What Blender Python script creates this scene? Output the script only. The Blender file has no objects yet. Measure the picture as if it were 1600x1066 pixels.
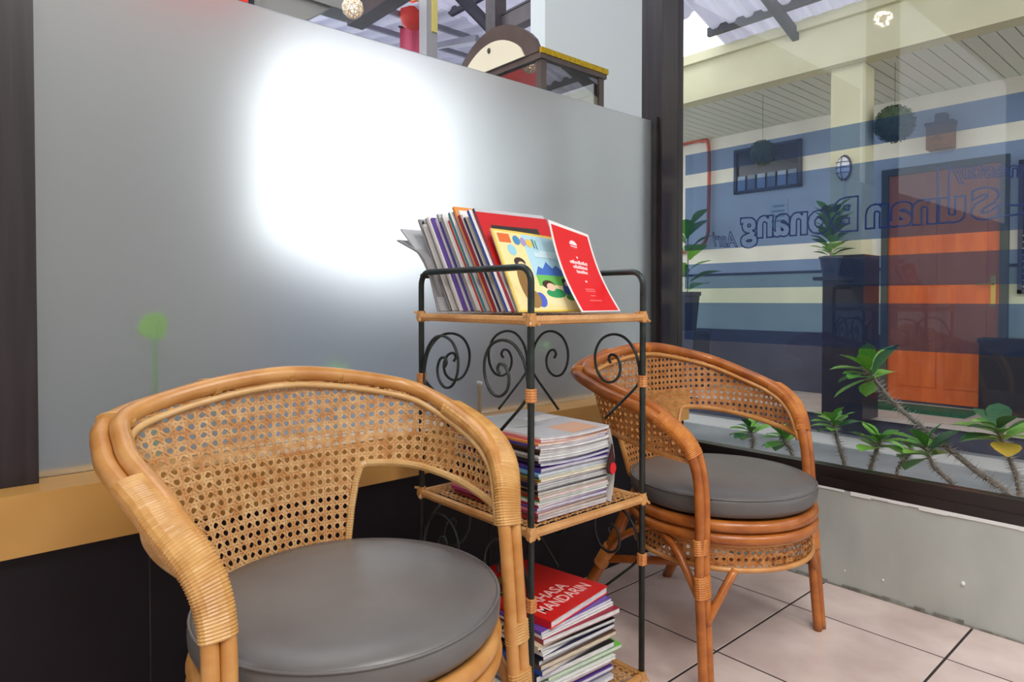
import bpy, math, random
import numpy as np
from mathutils import Vector, Matrix
random.seed(7)
PI = math.pi
S = bpy.context.scene
COL = S.collection
def rad(a): return a*PI/180

# ------------------------------------------------------------------ camera
HEAD = 48.5
cam_d = bpy.data.cameras.new('camera')
cam_d.sensor_width = 36; cam_d.lens = 36*1042/1600
cam_d.shift_y = -0.0286; cam_d.clip_start = .02; cam_d.clip_end = 200
cam = bpy.data.objects.new('camera', cam_d); COL.objects.link(cam)
cam.location = (0, 0, .9)
cam.rotation_euler = (rad(89), 0, rad(HEAD-90))
S.camera = cam
# ------------------------------------------------------------------ world, exposure
W = bpy.data.worlds.new('overcast_sky'); S.world = W; W.use_nodes = True
W.node_tree.nodes['Background'].inputs[0].default_value = (.90, .95, 1, 1)
W.node_tree.nodes['Background'].inputs[1].default_value = 3.0
S.view_settings.view_transform = 'Standard'; S.view_settings.look = 'None'
S.view_settings.gamma = 1; S.view_settings.use_curve_mapping = False
S.view_settings.exposure = 0.1
try:
    S.cycles.max_bounces = 10; S.cycles.transmission_bounces = 8; S.cycles.transparent_max_bounces = 16
    S.cycles.sample_clamp_indirect = 5; S.cycles.blur_glossy = .5
except Exception: pass
# ------------------------------------------------------------------ added fill lights (unseen, overhead behind the camera, brightening the room)
def area(name, loc, size, power, col, rot=(0, 0, 0)):
    l = bpy.data.lights.new(name, 'AREA'); l.shape = 'RECTANGLE'; l.size, l.size_y = size
    l.energy = power; l.color = col
    o = bpy.data.objects.new(name, l); COL.objects.link(o); o.location = loc; o.rotation_euler = rot
    return o
area('added_fill_light', (.55, -.55, 2.86), (.6, 1.2), 38, (1, .985, .96))
area('added_fill_light', (-.9, -1.1, 2.86), (.6, 1.2), 35, (1, .985, .96))
area('added_fill_light', (1.5, -1.7, 2.86), (.6, 1.2), 34, (1, .985, .96))

# ------------------------------------------------------------------ projection helper: a point of the place on a given plane
hF = (math.cos(rad(HEAD)), math.sin(rad(HEAD))); hR = (hF[1], -hF[0])
def at(px, py, X=None, Y=None, Z=None, D=None):
    l = (px-800)/1042; e = (469-py)/1042
    dx = hF[0]+hR[0]*l; dy = hF[1]+hR[1]*l
    d = X/dx if X is not None else Y/dy if Y is not None else (Z-.9)/e if Z is not None else D
    return Vector((dx*d, dy*d, .9+e*d))

# ------------------------------------------------------------------ materials
def lin(c):
    c /= 255
    return c/12.92 if c <= .04045 else ((c+.055)/1.055)**2.4
def C(r, g, b, a=1): return (lin(r), lin(g), lin(b), a)
MATS = {}
def mat(name, col, rough=.6, metal=0, col2=None, nscale=8, stretch=(1, 1, 1), bump=0, bscale=60, spec=.5, coat=0,
        trans=0, emit=None, detail=4, contrast=(.35, .65)):
    if name in MATS: return MATS[name]
    m = bpy.data.materials.new(name); m.use_nodes = True; MATS[name] = m
    nt = m.node_tree; N = nt.nodes; L = nt.links; b = N['Principled BSDF']
    b.inputs['Base Color'].default_value = col; b.inputs['Roughness'].default_value = rough
    b.inputs['Metallic'].default_value = metal; b.inputs['Specular IOR Level'].default_value = spec
    b.inputs['Coat Weight'].default_value = coat; b.inputs['Coat Roughness'].default_value = .15
    b.inputs['Transmission Weight'].default_value = trans
    if emit: b.inputs['Emission Color'].default_value = emit[0]; b.inputs['Emission Strength'].default_value = emit[1]
    if col2 or bump:
        tc = N.new('ShaderNodeTexCoord'); mp = N.new('ShaderNodeMapping'); mp.inputs['Scale'].default_value = stretch
        L.new(tc.outputs['Object'], mp.inputs[0])
    if col2:
        n = N.new('ShaderNodeTexNoise'); n.inputs['Scale'].default_value = nscale; n.inputs['Detail'].default_value = detail
        r = N.new('ShaderNodeValToRGB'); r.color_ramp.elements[0].color = col; r.color_ramp.elements[1].color = col2
        r.color_ramp.elements[0].position, r.color_ramp.elements[1].position = contrast
        L.new(mp.outputs[0], n.inputs[0]); L.new(n.outputs[0], r.inputs[0]); L.new(r.outputs[0], b.inputs['Base Color'])
    if bump:
        n2 = N.new('ShaderNodeTexNoise'); n2.inputs['Scale'].default_value = bscale; n2.inputs['Detail'].default_value = 3
        bp = N.new('ShaderNodeBump'); bp.inputs['Strength'].default_value = bump; bp.inputs['Distance'].default_value = .01
        L.new(mp.outputs[0], n2.inputs[0]); L.new(n2.outputs[0], bp.inputs['Height']); L.new(bp.outputs[0], b.inputs['Normal'])
    return m
def glass_mat(name, tint=(.97, .98, .98, 1), refl=1.0):
    m = bpy.data.materials.new(name); m.use_nodes = True; MATS[name] = m
    N = m.node_tree.nodes; L = m.node_tree.links; N.remove(N['Principled BSDF'])
    t = N.new('ShaderNodeBsdfTransparent'); t.inputs[0].default_value = tint
    g = N.new('ShaderNodeBsdfGlossy'); g.inputs['Roughness'].default_value = .01
    f = N.new('ShaderNodeFresnel'); f.inputs[0].default_value = 1.42
    k = N.new('ShaderNodeMath'); k.operation = 'MULTIPLY'; k.inputs[1].default_value = refl
    x = N.new('ShaderNodeMixShader')
    L.new(f.outputs[0], k.inputs[0]); L.new(k.outputs[0], x.inputs[0]); L.new(t.outputs[0], x.inputs[1]); L.new(g.outputs[0], x.inputs[2])
    L.new(x.outputs[0], N['Material Output'].inputs[0])
    return m
def film_mat(name, tint, dif, fac):
    m = bpy.data.materials.new(name); m.use_nodes = True; MATS[name] = m
    N = m.node_tree.nodes; L = m.node_tree.links; N.remove(N['Principled BSDF'])
    t = N.new('ShaderNodeBsdfTransparent'); t.inputs[0].default_value = tint
    d = N.new('ShaderNodeBsdfDiffuse'); d.inputs[0].default_value = dif
    x = N.new('ShaderNodeMixShader'); x.inputs[0].default_value = fac
    L.new(t.outputs[0], x.inputs[1]); L.new(d.outputs[0], x.inputs[2]); L.new(x.outputs[0], N['Material Output'].inputs[0])
    return m
def frost_mat(name):
    m = bpy.data.materials.new(name); m.use_nodes = True; MATS[name] = m
    N = m.node_tree.nodes; L = m.node_tree.links; b = N['Principled BSDF']
    b.inputs['Base Color'].default_value = (.83, .85, .85, 1); b.inputs['Roughness'].default_value = .35
    b.inputs['Transmission Weight'].default_value = 1; b.inputs['IOR'].default_value = 1.35
    d = N.new('ShaderNodeBsdfTranslucent'); d.inputs[0].default_value = (.8, .83, .83, 1)
    e = N.new('ShaderNodeBsdfDiffuse'); e.inputs[0].default_value = (.7, .72, .72, 1)
    y = N.new('ShaderNodeMixShader'); y.inputs[0].default_value = .5
    x = N.new('ShaderNodeMixShader'); x.inputs[0].default_value = .09
    L.new(d.outputs[0], y.inputs[1]); L.new(e.outputs[0], y.inputs[2])
    L.new(b.outputs[0], x.inputs[1]); L.new(y.outputs[0], x.inputs[2]); L.new(x.outputs[0], N['Material Output'].inputs[0])
    return m
def sheet_mat(name, col, tr=.6):
    m = bpy.data.materials.new(name); m.use_nodes = True; MATS[name] = m
    N = m.node_tree.nodes; L = m.node_tree.links; N.remove(N['Principled BSDF'])
    d = N.new('ShaderNodeBsdfDiffuse'); d.inputs[0].default_value = col
    t = N.new('ShaderNodeBsdfTranslucent'); t.inputs[0].default_value = col
    x = N.new('ShaderNodeMixShader'); x.inputs[0].default_value = tr
    L.new(d.outputs[0], x.inputs[1]); L.new(t.outputs[0], x.inputs[2]); L.new(x.outputs[0], N['Material Output'].inputs[0])
    return m

# ------------------------------------------------------------------ mesh builder
class MB:
    def __init__(s): s.v = []; s.f = []; s.mi = []; s.cm = 0
    def add(s, vs, fs):
        o = len(s.v); s.v += [tuple(p) for p in vs]
        for f in fs: s.f.append([i+o for i in f]); s.mi.append(s.cm)
        return s
    def box(s, x0, x1, y0, y1, z0, z1):
        v = [(x, y, z) for z in (z0, z1) for y in (y0, y1) for x in (x0, x1)]
        return s.add(v, [(0, 2, 3, 1), (4, 5, 7, 6), (0, 1, 5, 4), (2, 6, 7, 3), (0, 4, 6, 2), (1, 3, 7, 5)])
    def beam(s, a, b, w, h, up=(0, 0, 1)):
        a = Vector(a); b = Vector(b); t = (b-a).normalized(); u = Vector(up)
        r = t.cross(u).normalized()*w/2; q = r.cross(t).normalized()*h/2
        v = [p+i*r+j*q for p in (a, b) for j in (-1, 1) for i in (-1, 1)]
        return s.add(v, [(0, 2, 3, 1), (4, 5, 7, 6), (0, 1, 5, 4), (2, 6, 7, 3), (0, 4, 6, 2), (1, 3, 7, 5)])
    def tube(s, pts, r, n=8, closed=False, cap=True):
        P = [Vector(p) for p in pts]; m = len(P); vs = []; prev = None
        for i in range(m):
            if closed: t = P[(i+1) % m]-P[i-1]
            else: t = P[min(i+1, m-1)]-P[max(i-1, 0)]
            t.normalize()
            if prev is None:
                a = Vector((0, 0, 1)) if abs(t.z) < .9 else Vector((1, 0, 0))
                prev = t.cross(a).normalized()
            prev = (prev-t*prev.dot(t)).normalized(); b = t.cross(prev)
            rr = r[i] if hasattr(r, '__len__') else r
            for k in range(n):
                g = 2*PI*k/n; vs.append(P[i]+(prev*math.cos(g)+b*math.sin(g))*rr)
        fs = []
        for i in range(m if closed else m-1):
            j = (i+1) % m
            for k in range(n): fs.append((i*n+k, i*n+(k+1) % n, j*n+(k+1) % n, j*n+k))
        if cap and not closed: fs.append(tuple(range(n))[::-1]); fs.append(tuple((m-1)*n+k for k in range(n)))
        return s.add(vs, fs)
    def lathe(s, prof, n=24, c=(0, 0, 0), axis='z'):
        vs = []; m = len(prof)
        for (r, z) in prof:
            for k in range(n):
                g = 2*PI*k/n; p = (r*math.cos(g), r*math.sin(g), z)
                if axis == 'x': p = (z, p[0], p[1])
                vs.append((p[0]+c[0], p[1]+c[1], p[2]+c[2]))
        fs = [(i*n+k, i*n+(k+1) % n, (i+1)*n+(k+1) % n, (i+1)*n+k) for i in range(m-1) for k in range(n)]
        fs.append(tuple(range(n))[::-1]); fs.append(tuple((m-1)*n+k for k in range(n)))
        return s.add(vs, fs)
    def sphere(s, c, r, n=12, sz=1, m=8):
        prof = [(max(1e-4, r*math.sin(PI*i/m)), -r*sz*math.cos(PI*i/m)) for i in range(m+1)]
        return s.lathe(prof, n, c)
    def prism(s, poly, fn, t0, t1):
        n = len(poly)
        vs = [fn(u, v, t0) for u, v in poly]+[fn(u, v, t1) for u, v in poly]
        return s.add(vs, [tuple(range(n))[::-1], tuple(range(n, 2*n))]+[(i, (i+1) % n, n+(i+1) % n, n+i) for i in range(n)])
    def grid(s, fn, nu, nv):
        vs = [fn(i/nu, j/nv) for j in range(nv+1) for i in range(nu+1)]
        return s.add(vs, [(j*(nu+1)+i, j*(nu+1)+i+1, (j+1)*(nu+1)+i+1, (j+1)*(nu+1)+i) for j in range(nv) for i in range(nu)])
    def map(s, fn): s.v = [tuple(fn(Vector(p))) for p in s.v]; return s
    def mesh(s, name, mats, smooth=False):
        me = bpy.data.meshes.new(name); me.from_pydata(s.v, [], s.f); me.validate()
        for m in (mats if isinstance(mats, (list, tuple)) else [mats]): me.materials.append(m)
        if len(me.polygons) == len(s.mi): me.polygons.foreach_set('material_index', s.mi)
        if smooth: me.polygons.foreach_set('use_smooth', [True]*len(me.polygons))
        me.update(); return me
    def build(s, name, mats, parent=None, smooth=False, **kw):
        return link(name, s.mesh(name, mats, smooth), parent, **kw)
def link(name, me, parent=None, label=None, cat=None, group=None, kind=None, loc=None, rot=None):
    o = bpy.data.objects.new(name, me); COL.objects.link(o)
    if parent is not None: o.parent = parent
    if loc is not None: o.location = loc
    if rot is not None: o.rotation_euler = rot
    return tag(o, label, cat, group, kind)
def tag(o, label=None, cat=None, group=None, kind=None):
    if label: o['label'] = label
    if cat: o['category'] = cat
    if group: o['group'] = group
    if kind: o['kind'] = kind
    return o
def thing(name, label, cat, loc=(0, 0, 0), rz=0, group=None, kind=None):
    return link(name, None, None, label, cat, group, kind, loc, (0, 0, rz))
def box(name, m, dims, parent=None, **kw): return MB().box(*dims).build(name, m, parent, **kw)
def cr(P, n=10):
    P = [Vector(p) for p in P]; Q = [2*P[0]-P[1]]+P+[2*P[-1]-P[-2]]; o = []
    for i in range(1, len(Q)-2):
        for k in range(n):
            t = k/n
            o.append(.5*(2*Q[i]+(Q[i+1]-Q[i-1])*t+(2*Q[i-1]-5*Q[i]+4*Q[i+1]-Q[i+2])*t*t+(3*Q[i]-Q[i-1]-3*Q[i+1]+Q[i+2])*t**3))
    return o+[P[-1]]
def arc_rail(a, b, ztop, rb=.03, n=6):            # an upside-down U from post top a to post top b
    a = Vector(a); b = Vector(b); u = (b-a).normalized(); o = [a]
    ca = Vector((a.x, a.y, ztop-rb))+u*rb
    for k in range(n+1):
        g = PI-k/n*PI/2; o.append(ca+u*rb*math.cos(g)+Vector((0, 0, rb*math.sin(g))))
    cb = Vector((b.x, b.y, ztop-rb))-u*rb
    for k in range(n+1):
        g = PI/2-k/n*PI/2; o.append(cb+u*rb*math.cos(g)+Vector((0, 0, rb*math.sin(g))))
    return o+[b]
def text_mesh(txt, size, outline=0, offset=0, extrude=0, shear=0, spacing=1):
    cu = bpy.data.curves.new('lettering', 'FONT'); cu.body = txt; cu.size = size; cu.space_character = spacing
    cu.shear = shear; cu.offset = offset
    if outline: cu.fill_mode = 'NONE'; cu.bevel_depth = outline; cu.bevel_resolution = 0
    else: cu.extrude = extrude
    cu.resolution_u = 3
    o = bpy.data.objects.new('lettering', cu); COL.objects.link(o)
    dg = bpy.context.evaluated_depsgraph_get(); me = bpy.data.meshes.new_from_object(o.evaluated_get(dg))
    bpy.data.objects.remove(o); bpy.data.curves.remove(cu)
    me.materials.clear()
    return me
def text_mb(*a, **k):
    me = text_mesh(*a, **k); b = MB()
    b.add([v.co.copy() for v in me.vertices], [tuple(p.vertices) for p in me.polygons]); bpy.data.meshes.remove(me); return b

# ------------------------------------------------------------------ palette
m_tile = mat('floor_tile', C(222, 205, 198), .22, col2=C(198, 178, 172), nscale=5, bump=.02, bscale=30)
m_grout = mat('grout', C(48, 42, 42), .9)
m_lowwall = mat('grey_wall_paint', C(186, 190, 186), .5, col2=C(158, 162, 158), nscale=3.5, stretch=(1, 1, .5), bump=.05, bscale=40)
m_white = mat('white_plaster', C(226, 228, 226), .8)
m_black = mat('black_frame', C(28, 24, 25), .3, col2=C(44, 38, 38), nscale=14, stretch=(1, .2, 1))
m_post = mat('dark_laminate', C(32, 27, 34), .35, col2=C(46, 39, 44), nscale=10, stretch=(6, 6, .3), bump=.03, bscale=20)
m_darkpanel = mat('dark_wall_panel', C(15, 10, 21), .5, col2=C(22, 16, 27), nscale=6, spec=.3)
m_ledge = mat('ochre_ledge_paint', C(200, 152, 84), .38, col2=C(190, 142, 74), nscale=5)
m_room = mat('room_wall_paint', C(205, 200, 190), .9)
m_ceil = mat('ceiling_paint', C(225, 222, 215), .9)
M_FROST = frost_mat('frosted_glass'); M_GLASS = glass_mat('clear_glass', refl=.55)
M_FILM = film_mat('blue_window_film', (.25, .36, .62, 1), C(110, 140, 190), .12)
M_LETTER = film_mat('letter_film', (.10, .14, .28, 1), C(122, 134, 186), .75)
m_metal = mat('brushed_steel', C(190, 190, 190), .3, 1)

# ================================================================== THE SETTING
XW, YF = 2.15, 1.535
# floor with single tiles
fl = box('floor', m_grout, (-3.2, XW, -3.2, 1.46, -.06, -.0014), kind='structure')
tiles = {}
def cuts(a, b, off):
    c = [a]; k = math.ceil((a-off)/.4+1e-6)
    while off+.4*k < b-1e-6: c.append(off+.4*k); k += 1
    return c+[b]
cx = cuts(-3.084, XW, 1.916); cy = cuts(-3.078, 1.455, .522)
for i in range(len(cx)-1):
    for j in range(len(cy)-1):
        w = round(cx[i+1]-cx[i], 3); h = round(cy[j+1]-cy[j], 3)
        if (w, h) not in tiles:
            g = .0030; e = .0012
            b = MB(); x, y = w/2-g, h/2-g
            v = [(-x, -y, -.006), (x, -y, -.006), (x, y, -.006), (-x, y, -.006), (-x, -y, -e), (x, -y, -e), (x, y, -e), (-x, y, -e),
                 (-x+e, -y+e, 0), (x-e, -y+e, 0), (x-e, y-e, 0), (-x+e, y-e, 0)]
            b.add(v, [(0, 1, 5, 4), (1, 2, 6, 5), (2, 3, 7, 6), (3, 0, 4, 7), (4, 5, 9, 8), (5, 6, 10, 9), (6, 7, 11, 10), (7, 4, 8, 11), (8, 9, 10, 11)])
            tiles[(w, h)] = b.mesh('floor_tile', m_tile)
        link('tile', tiles[(w, h)], fl, loc=((cx[i]+cx[i+1])/2, (cy[j]+cy[j+1])/2, 0))
# room shell behind the camera
box('ceiling', m_ceil, (-3.3, XW+.12, -3.3, 1.62, 2.9, 3.0), kind='structure')
box('wall_back', m_room, (-3.3, XW+.12, -3.3, -3.2, 0, 2.9), kind='structure')
box('wall_left', m_room, (-3.3, -3.2, -3.2, 1.62, 0, 2.9), kind='structure')
# low wall under the window
lw = MB().box(XW, XW+.12, -3.2, 1.6, -.2, .305).build('wall_right', m_lowwall, kind='structure')
random.seed(3)
b = MB(); y = -1.2
while y < 1.5:                                     # ragged plaster edge along its top
    w = random.uniform(.02, .12)
    b.box(XW-.002-random.uniform(0, .002), XW+.004, y, y+w, .296+random.uniform(-.004, .004), .3065); y += w+random.choice([0, 0, .02])
b.build('plaster_edge', m_white, lw)
b = MB()
for (yy, zz, r) in ((.545, .115, .0055), (.98, .29, .006), (.75, .06, .003), (.30, .07, .003), (.86, .055, .0025), (.40, .10, .0022)):
    b.sphere((XW-.001, yy, zz), r, 8, 1.2, 6)
b.build('plaster_spots', m_white, lw)
m_grime = mat('dirt_strip', C(108, 106, 98), .9, col2=C(150, 150, 145), nscale=30)
b = MB(); y = -1.2
while y < 1.4:
    w = random.uniform(.02, .07); b.box(XW-.004, XW, y, y+w, -.002, random.uniform(.004, .013)); y += w
b.build('dirt_line', m_grime, lw)
# window in the right wall
wn = thing('window_1', 'large shop window with blue film bands and mirrored lettering', 'window', kind='structure')
MB().box(XW, XW+.06, -3.2, 1.5, .3065, .335).box(XW+.006, XW+.05, -3.2, 1.5, .335, .372).build('bottom_rail', m_black, wn)
MB().box(XW, XW+.06, -3.2, 1.5, 2.75, 2.9).build('top_rail', m_black, wn)
MB().box(XW+.024, XW+.030, -3.2, 1.5, .372, 2.75).build('pane', M_GLASS, wn)
for z0, z1 in ((1.374, 1.45), (1.087, 1.325), (.943, 1.035), (.75, .89)):
    MB().add([(XW+.0315, -3.2, z0), (XW+.0315, 1.47, z0), (XW+.0315, 1.47, z1), (XW+.0315, -3.2, z1)], [(0, 1, 2, 3)]).build('film_band', M_FILM, wn)
def window_text(txt, y0, z0, size, outline, width=None, offset=0, shear=0, tilt=0, zs=1):
    t = text_mb(txt, size, outline=outline, offset=offset, shear=shear)
    xs = [p[0] for p in t.v]; k = width/(max(xs)-min(xs)) if width else 1; x0 = min(xs)
    t.map(lambda p: (XW+.034+p.z*.4, y0+(p.x-x0)*k, z0+p.y*zs+(p.x-x0)*k*tilt))
    t.build('lettering', M_LETTER, wn)
window_text('onang', .926, 1.122, .140, .0027, width=.318, offset=.006)
window_text('B', .842, 1.122, .140, .0027, width=.085, offset=.006, zs=1.0)
window_text('unan', .556, 1.126, .132, .0027, width=.268, offset=.006)
window_text('S', .478, 1.126, .112, .0027, width=.072, offset=.005)
window_text('Asri', 1.250, 1.090, .075, .0019, width=.105, offset=.001, shear=.25, tilt=.10)
window_text('Homestay', .335, 1.218, .062, .0018, width=.262, offset=.001, tilt=.10)
b = MB()                                           # the tall stroke over the u and the tail of the S
for pts in ([(.628, 1.16), (.628, 1.285), (.600, 1.285), (.600, 1.16)], [(.486, 1.158), (.44, 1.152), (.20, 1.152), (-.2, 1.15)], [(.50, 1.124), (.44, 1.128), (.20, 1.128), (-.2, 1.126)]):
    b.tube([(XW+.034, y, z) for y, z in pts], .0027, 4)
b.build('lettering', M_LETTER, wn)
# corner post and partition
MB().box(2.075, XW+.06, YF-.035, YF+.06, .56, 2.9).build('trim_1', m_post, kind='structure')
MB().box(2.06, 2.075, YF-.02, YF+.03, .56, 1.585).build('trim_2', m_black, kind='structure')
MB().box(-.12, .158, YF-.04, YF+.05, .562, 2.9).build('trim_3', m_post, kind='structure')
gl = thing('window_2', 'frosted glass partition behind the chairs', 'window', kind='structure')
MB().box(.158, 2.06, YF, YF+.008, .562, 1.572).build('pane', M_FROST, gl)
MB().box(-3.2, -.12, YF, YF+.008, .562, 1.572).build('pane', M_FROST, gl)
MB().lathe([(.006, 0), (.006, .09), (.008, .09), (.008, .1)], 10, (1.22, YF-.012, .562)).build('glass_clip', mat('clear_plastic', C(222, 224, 224), .2), gl, smooth=True)
wf = MB().box(-3.2, XW, 1.428, YF+.06, .453, .562).build('trim_4', m_ledge, kind='structure')
wl = MB().box(-3.2, XW, 1.452, YF+.06, 0, .453).build('wall_front', m_darkpanel, kind='structure')
b = MB()
for x in (.33, 1.2, -.6): b.box(x-.0015, x+.0015, 1.4505, 1.452, .0, .453)
b.build('panel_joint', m_black, wl)

# ------------------------------------------------------------------ outside: alley beyond the window
m_ground = mat('grey_paving', C(150, 152, 152), .85, col2=C(122, 126, 128), nscale=2, bump=.05)
MB().box(XW+.12, 14, -6, 14, -.3, -.18).build('ground', m_ground, kind='structure')
m_cream = mat('cream_wall', C(232, 226, 210), .85, col2=C(222, 215, 200), nscale=3)
m_sage = mat('sage_wall', C(205, 208, 178), .85, col2=C(196, 198, 170), nscale=3)
m_slate = mat('slate_paint', C(72, 74, 90), .7, col2=C(60, 62, 78), nscale=4)
XO = 6.5
wo = MB().box(XO, XO+.2, -6, 6.2, 1.19, 2.75).build('wall_outside', m_cream, kind='structure')
MB().box(XO, XO+.2, -6, 6.2, .587, 1.165).build('lower_wall', m_sage, wo)
MB().box(XO-.01, XO+.2, -6, 6.2, 1.165, 1.19).build('dado_strip', m_slate, wo)
MB().box(XO-.02, XO+.2, -6, 6.2, 0, .587).build('wall_base', m_slate, wo)
m_porch = mat('porch_floor', C(198, 182, 172), .6, col2=C(186, 170, 160), nscale=4)
pf = MB().box(5.52, XO, -6, 6.2, -.03, 0).build('floor_porch', m_porch, kind='structure')
MB().box(5.56, XO, -6, 6.2, -.2, -.03).build('step_face', m_slate, pf)
MB().box(5.05, 5.42, -6, 6.2, -.18, -.172).build('gutter_strip', mat('pale_kerb', C(200, 198, 194), .8), pf)
cl = MB().box(5.3, XO+.2, -6, 6.2, 2.70, 2.75).build('ceiling_porch', m_slate, kind='structure')
m_plank = mat('soffit_plank', C(216, 216, 202), .6)
pm = MB().box(0, 1.2, .004, .096, 0, .03).mesh('plank', m_plank)
for k in range(62): link('plank', pm, cl, loc=(5.32, -.6+k*.1, 2.668))
m_beam = mat('beam_paint', C(220, 212, 176), .7, col2=C(210, 202, 166), nscale=3)
bo = MB().box(5.18, 5.32, -6, 6.2, 2.67, 3.08).build('trim_5', m_beam, kind='structure')
MB().box(5.14, 5.18, -6, 6.2, 3.0, 3.08).build('moulding', m_beam, bo)
MB().box(5.16, 5.18, -6, 6.2, 2.67, 2.71).build('moulding', m_beam, bo)
# corrugated roof over the alley
M_SHEET = sheet_mat('corrugated_sheet', C(200, 196, 210), .22)
m_steel = mat('dark_steel', C(62, 60, 68), .5, .2)
def roof(name, P0, P1, P2, nw, amp, label, purl, raft, ms=None, mp=None, th=1.):
    P0, P1, P2 = Vector(P0), Vector(P1), Vector(P2)       # P0->P1 along the run, P0->P2 across the corrugation
    nrm = (P1-P0).cross(P2-P0).normalized(); r = thing(name, label, 'roof', kind='structure')
    for s in range(nw):
        q0 = P0+(P2-P0)*s/nw; q1 = P0+(P2-P0)*(s+1)/nw
        def fn(u, v, q0=q0, q1=q1):
            t = 1-abs(2*u-1); t = min(1, max(0, (t-.25)*3))
            return q0+(q1-q0)*u+(P1-P0)*v+nrm*amp*t
        MB().grid(fn, 8, 1).build('roof_sheet', ms or M_SHEET, r)
    sgn = -1 if nrm.z > 0 else 1
    for k in range(purl):
        t = (k+.5)/purl; a = P0+(P1-P0)*t+nrm*sgn*.05; MB().beam(a, a+(P2-P0), .04*th, .07*th).build('purlin', mp or m_steel, r)
    for k in range(raft):
        t = (k+.5)/raft; a = P0+(P2-P0)*t+nrm*sgn*.12; MB().beam(a, a+(P1-P0), .05*th, .08*th).build('rafter', mp or m_steel, r)
roof('roof_alley', (5.3, -2, 3.07), (2.0, -2, 4.2), (5.3, 3.12, 3.07), 34, .05, 'corrugated roof over the alley outside the window', 5, 4)
roof('roof_alley', (4.75, 3.12, 3.258), (2.0, 3.12, 4.2), (4.75, 6.2, 3.258), 20, .05, 'corrugated roof over the far alley end', 4, 2)
# ================================================================== OUTSIDE THINGS
m_door = mat('orange_door', C(214, 104, 44), .45, col2=C(196, 88, 34), nscale=4, stretch=(4, 4, .6))
m_doorframe = mat('door_frame_paint', C(66, 70, 62), .6)
m_brass = mat('brass', C(196, 164, 84), .3, .8)
dr = thing('door_1', 'orange panelled door in the striped outside wall', 'door', kind='structure')
b = MB()
b.box(XO-.05, XO+.02, 1.36, 1.415, 0, 2.06).box(XO-.05, XO+.02, 2.24, 2.295, 0, 2.06).box(XO-.05, XO+.02, 1.415, 2.24, 2.0, 2.06)
b.build('door_frame', m_doorframe, dr)
dl = MB().box(XO-.03, XO+.01, 1.415, 2.24, .02, 2.0).build('door_leaf', m_door, dr)
for (y0, y1, z0, z1) in ((1.50, 1.80, 1.05, 1.88), (1.86, 2.15, 1.05, 1.88), (1.50, 1.80, .15, .9), (1.86, 2.15, .15, .9)):
    MB().box(XO-.038, XO-.03, y0, y1, z0, z1).build('door_panel', m_door, dl)
b = MB().box(XO-.036, XO-.03, 1.44, 1.475, .85, 1.10); b.tube([(XO-.035, 1.457, 1.03), (XO-.08, 1.457, 1.03), (XO-.08, 1.56, 1.03)], .009, 8)
b.build('door_handle', m_brass, dl)
MB().box(5.9, 6.2, 1.5, 2.2, .001, .03).build('doormat', mat('green_mat', C(38, 92, 66), .9, col2=C(28, 74, 52), nscale=50),
    label='green doormat in front of the orange door', cat='doormat')
# dark box beside the door
bx_ = thing('storage_box', 'black storage box on the porch right of the orange door', 'box', (6.26, 1.5, 0))
m_blk = mat('black_box', C(24, 22, 34), .4)
MB().box(0, .19, -.8, 0, 0, .56).build('body', m_blk, bx_); MB().box(-.012, .2, -.81, .01, .56, .6).build('lid', m_blk, bx_)
# dark window by the door and vent window
m_darkglass = mat('dark_glass', C(34, 40, 52), .15)
def wall_window(n, y0, y1, z0, z1, lab, slats):
    w = thing(n, lab, 'window', kind='structure')
    t = .03; b = MB().box(XO-.04, XO, y0, y1, z0, z0+t).box(XO-.04, XO, y0, y1, z1-t, z1).box(XO-.04, XO, y0, y0+t, z0, z1).box(XO-.04, XO, y1-t, y1, z0, z1)
    b.build('window_frame', m_slate, w); MB().box(XO-.012, XO-.004, y0+t, y1-t, z0+t, z1-t).build('pane', m_darkglass, w)
    for k in range(slats):
        z = z0+t+.02+k*.05; MB().box(XO-.036, XO-.014, y0+t, y1-t, z, z+.012).build('slat', mat('louvre', C(120, 130, 140), .4), w)
    return w
v = wall_window('window_3', 3.037, 3.757, 2.02, 2.485, 'dark vent window high on the outside wall', 0)
random.seed(5)
for k in range(6):
    y = 3.08+k*.11; MB().box(XO-.03, XO-.013, y, y+.085, 2.05, 2.20).build('pane', mat('patterned_pane_%d' % (k % 2), C(120, 140, 160) if k % 2 else C(86, 104, 124), .3), v)
wall_window('window_4', .2, 1.30, .95, 2.0, 'dark louvre window right of the orange door', 9)
# pillar with dark cladding
pl = thing('pillar', 'cream porch pillar with black lower cladding', 'pillar', (5.36, 2.12, 0), kind='structure')
MB().box(-.11, .11, -.115, .115, 1.2, 2.67).build('shaft', m_beam, pl)
MB().box(-.15, .15, -.15, .15, 0, 1.24).build('cladding', mat('dark_cladding', C(30, 32, 48), .25), pl)
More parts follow.
